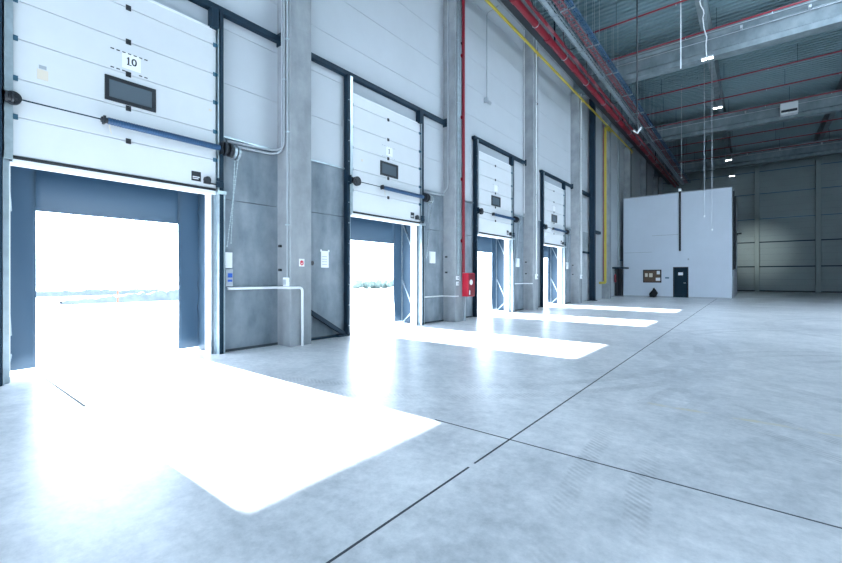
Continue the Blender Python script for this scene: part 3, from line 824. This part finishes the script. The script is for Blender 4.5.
for v in me.vertices: v.co -= Vector((2.35, OY-.25, zmin))
for p in me.polygons: p.use_smooth = True
me.materials.append(M['cloth']); o = bpy.data.objects.new('body', me); COL.objects.link(o); o.parent = t
obj('handle', MB().tube([(2.30, OY-.27, .52), (2.34, OY-.27, .66), (2.40, OY-.27, .66), (2.44, OY-.27, .52)], .016, 6, .05), 'cloth', t)
obj('pocket', MB().box(2.2, 2.45, OY-.47, OY-.40, .06, .26), 'cloth', t, bevel=.03)
# added lamp housing on the cabin's right wall, goes with the end wall spot
t = thing('added_flood', 'added flood housing on the far side of the office cabin, for brightening the end wall', 'lamp', (6.95, 43.6, 5.0))
mb = MB().box(6.78, 6.86, 43.5, 43.7, 4.9, 5.1); mb.box(6.84, 7.10, 43.45, 43.75, 5.0, 5.12); obj('housing', mb, 'black', t)

# ------------------------------------------------------------------ ceiling lamps, heater, hanging cables
lamps = [(22.87, 'lit ceiling lamp under the brightly lit girder'), (29.9, 'second lit ceiling lamp from the camera'),
         (43.9, 'third lit ceiling lamp, before the end wall girder'), (51.0, 'furthest lit ceiling lamp, against the end wall')]
for y, lab in lamps:
    x, z = 6.22, 11.36
    t = thing('ceiling_lamp', lab, 'lamp', (x, y, z), 'ceiling lamps')
    obj('housing', MB().box(x-.24, x+.24, y-.13, y+.13, z, z+.07), 'grey', t, bevel=.015)
    for s in (-1, 1):
        obj('diffuser', MB().box(x+s*.12-.085, x+s*.12+.085, y-.09, y+.09, z-.012, z), 'lampw', t)
    obj('sensor', MB().cyl((x, y, z-.03), (x, y, z), .025, 10), 'black', t)
    for s in ((-1, 1) if y > 24 else ()):
        obj('suspension', MB().cyl((x+s*.21, y, z+.07), (x+s*.2, y, 12.8), .007, 6), 'galv', t)
pts = [(6.2, 22.735, 11.42), (6.2, 22.6, 11.5)]
for i in range(14): pts.append((6.2+.05*math.sin(i*1.7), 22.40-.33*i+.08*math.sin(i*2.3), 11.8+min(.78, .25*i)-.06*(i % 3)))
tag(obj('lamp_cable', MB().tube(pts, .022, 6), 'white'), 'loose white cable hanging along the purlin above the nearest lamp', 'cable')
t = thing('heater_unit', 'white heater unit fixed to the second roof girder', 'heater', (9.6, 34.8, 11.5))
obj('case', MB().box(9.18, 10.02, 34.5, 34.98, 11.62, 12.32), 'doorw', t, bevel=.02)
obj('slot', MB().box(9.22, 9.98, 34.485, 34.5, 11.72, 11.88), 'black', t)
obj('outlet', MB().box(9.2, 9.55, 34.47, 34.5, 11.62, 11.72), 'white', t)
for lab, x, y, zb, m, r in (('dark hanging cable ending in a white sensor left of the roof centre', 4.29, 18.0, 7.05, 'black', .026),
                           ('hanging cable reaching down to the black duct on the office', 4.40, 30.0, 7.6, 'grey', .012),
                           ('bright hanging cable ending in front of the office cabin top', 5.94, 25.0, 4.5, 'grey', .010),
                           ('hanging cable lowest in front of the office cabin', 6.30, 24.3, 3.75, 'grey', .011)):
    t = thing('hanging_cable', lab, 'cable', (x, y, zb), 'cables hanging from the roof')
    obj('cable', MB().cyl((x, y, zb), (x, y, 13.31), r, 6), m, t)
    if y == 18.0:
        mb = MB().bar((x, y, zb+.02), (x-.13, y, zb+.16), .05, .06); mb.bar((x, y, zb), (x+.15, y, zb+.22), .05, .06); obj('sensor', mb, 'white', t)
    else: obj('plug', MB().cyl((x, y, zb-.08), (x, y, zb), .03, 8), 'white', t)
t = thing('hanging_cable', 'bright hanging cable crossing the ribbed deck to the lit girder', 'cable', (5.52, 20.0, 10), 'cables hanging from the roof')
obj('cable', MB().cyl((5.52, 20.0, 10.0), (5.52, 20.0, 13.31), .02, 8), 'white', t)

# ------------------------------------------------------------------ outside, seen through the doors
def mound(name, x, y0, y1, z0, hfun, dep, m):
    mb = MB(); ny = 90; nx = 6; vs = []
    for i in range(ny+1):
        for j in range(nx+1):
            y = y0+(y1-y0)*i/ny; u = j/nx
            h = hfun(i/ny)*math.sin(PI*u)*(1+.25*random.uniform(-1, 1))
            vs.append((x-dep/2+dep*u, y, z0+h))
    mb.add(vs, [(i*(nx+1)+j, (i+1)*(nx+1)+j, (i+1)*(nx+1)+j+1, i*(nx+1)+j+1) for i in range(ny) for j in range(nx)], True)
    return obj(name, mb, m)
o = mound('earth_bank', -44, 9.5, 40, -1.22, lambda u: .35+1.0*min(1, u*2.5), 2.0, 'soil')
o['kind'] = 'stuff'; o['label'] = 'bank of loose earth across the yard outside'; o['category'] = 'earth'
o = mound('far_verge', -66, -10, 60, -1.22, lambda u: .75, 1.0, 'soil')
o['kind'] = 'stuff'; o['label'] = 'low far verge at the edge of the yard'; o['category'] = 'verge'
t = thing('marker_post', 'thin orange marker post out in the yard', 'post', (-38, 12.4, -1.2))
obj('post', MB().cyl((-38, 12.45, -1.2), (-38, 12.45, .75), .06, 8), 'orange', t)
bm = bmesh.new()
for i in range(26):
    r = random.uniform(.6, 1.1); mtx = Matrix.Translation((-60+random.uniform(-2, 2), 60+i*.55, -.5+random.uniform(0, .5))) @ Matrix.Diagonal((r, r, r*.9, 1))
    bmesh.ops.create_icosphere(bm, subdivisions=3, radius=1, matrix=mtx)
for v in bm.verts: v.co += Vector((random.uniform(-.1, .1), random.uniform(-.1, .1), random.uniform(-.12, .12)))
me = bpy.data.meshes.new('bushes'); bm.to_mesh(me); bm.free(); me.materials.append(M['leaf'])
o = bpy.data.objects.new('bushes', me); COL.objects.link(o); o['kind'] = 'stuff'; o['label'] = 'pale green bushes far outside the second opening'; o['category'] = 'bushes'

# ------------------------------------------------------------------ light
w = bpy.data.worlds.new('sky'); SC.world = w; w.use_nodes = True
nt = w.node_tree; bg = nt.nodes['Background']
bg.inputs['Color'].default_value = (.66, .81, 1.0, 1); bg.inputs['Strength'].default_value = 8.0
s = bpy.data.lights.new('sun', 'SUN'); s.energy = 60; s.angle = math.radians(.8); s.color = (.88, .94, 1.0)
so = bpy.data.objects.new('sun', s); COL.objects.link(so)
so.rotation_euler = Vector((1, .008, -.404)).to_track_quat('-Z', 'Y').to_euler(); so.location = (-20, 0, 15)
l = bpy.data.lights.new('added_flood_spot', 'SPOT'); l.energy = 900; l.spot_size = math.radians(44); l.spot_blend = 1; l.shadow_soft_size = .1; l.color = (.9, 1, .95)  # spot added to put a patch of light on the end wall
lo = bpy.data.objects.new('added_flood_spot', l); COL.objects.link(lo); lo.location = (7.05, 44.2, 4.95)
lo.rotation_euler = Vector((.12, 1, -.12)).to_track_quat('-Z', 'Y').to_euler()

# ------------------------------------------------------------------ camera
cam = bpy.data.cameras.new('camera'); cam.sensor_width = 36; cam.lens = 415/842*36; cam.shift_y = -4.5/842
cam.clip_start = .05; cam.clip_end = 500
co = bpy.data.objects.new('camera', cam); COL.objects.link(co)
co.location = (7.84, 0, 1.43); co.rotation_euler = (PI/2, 0, math.atan(332/415))
SC.camera = co
vs_ = SC.view_settings
SC.display_settings.display_device = 'sRGB'
vs_.view_transform = 'Standard'; vs_.look = 'None'; vs_.gamma = 1; vs_.exposure = .48; vs_.use_curve_mapping = False
SC.cycles.max_bounces = 10; SC.cycles.diffuse_bounces = 6
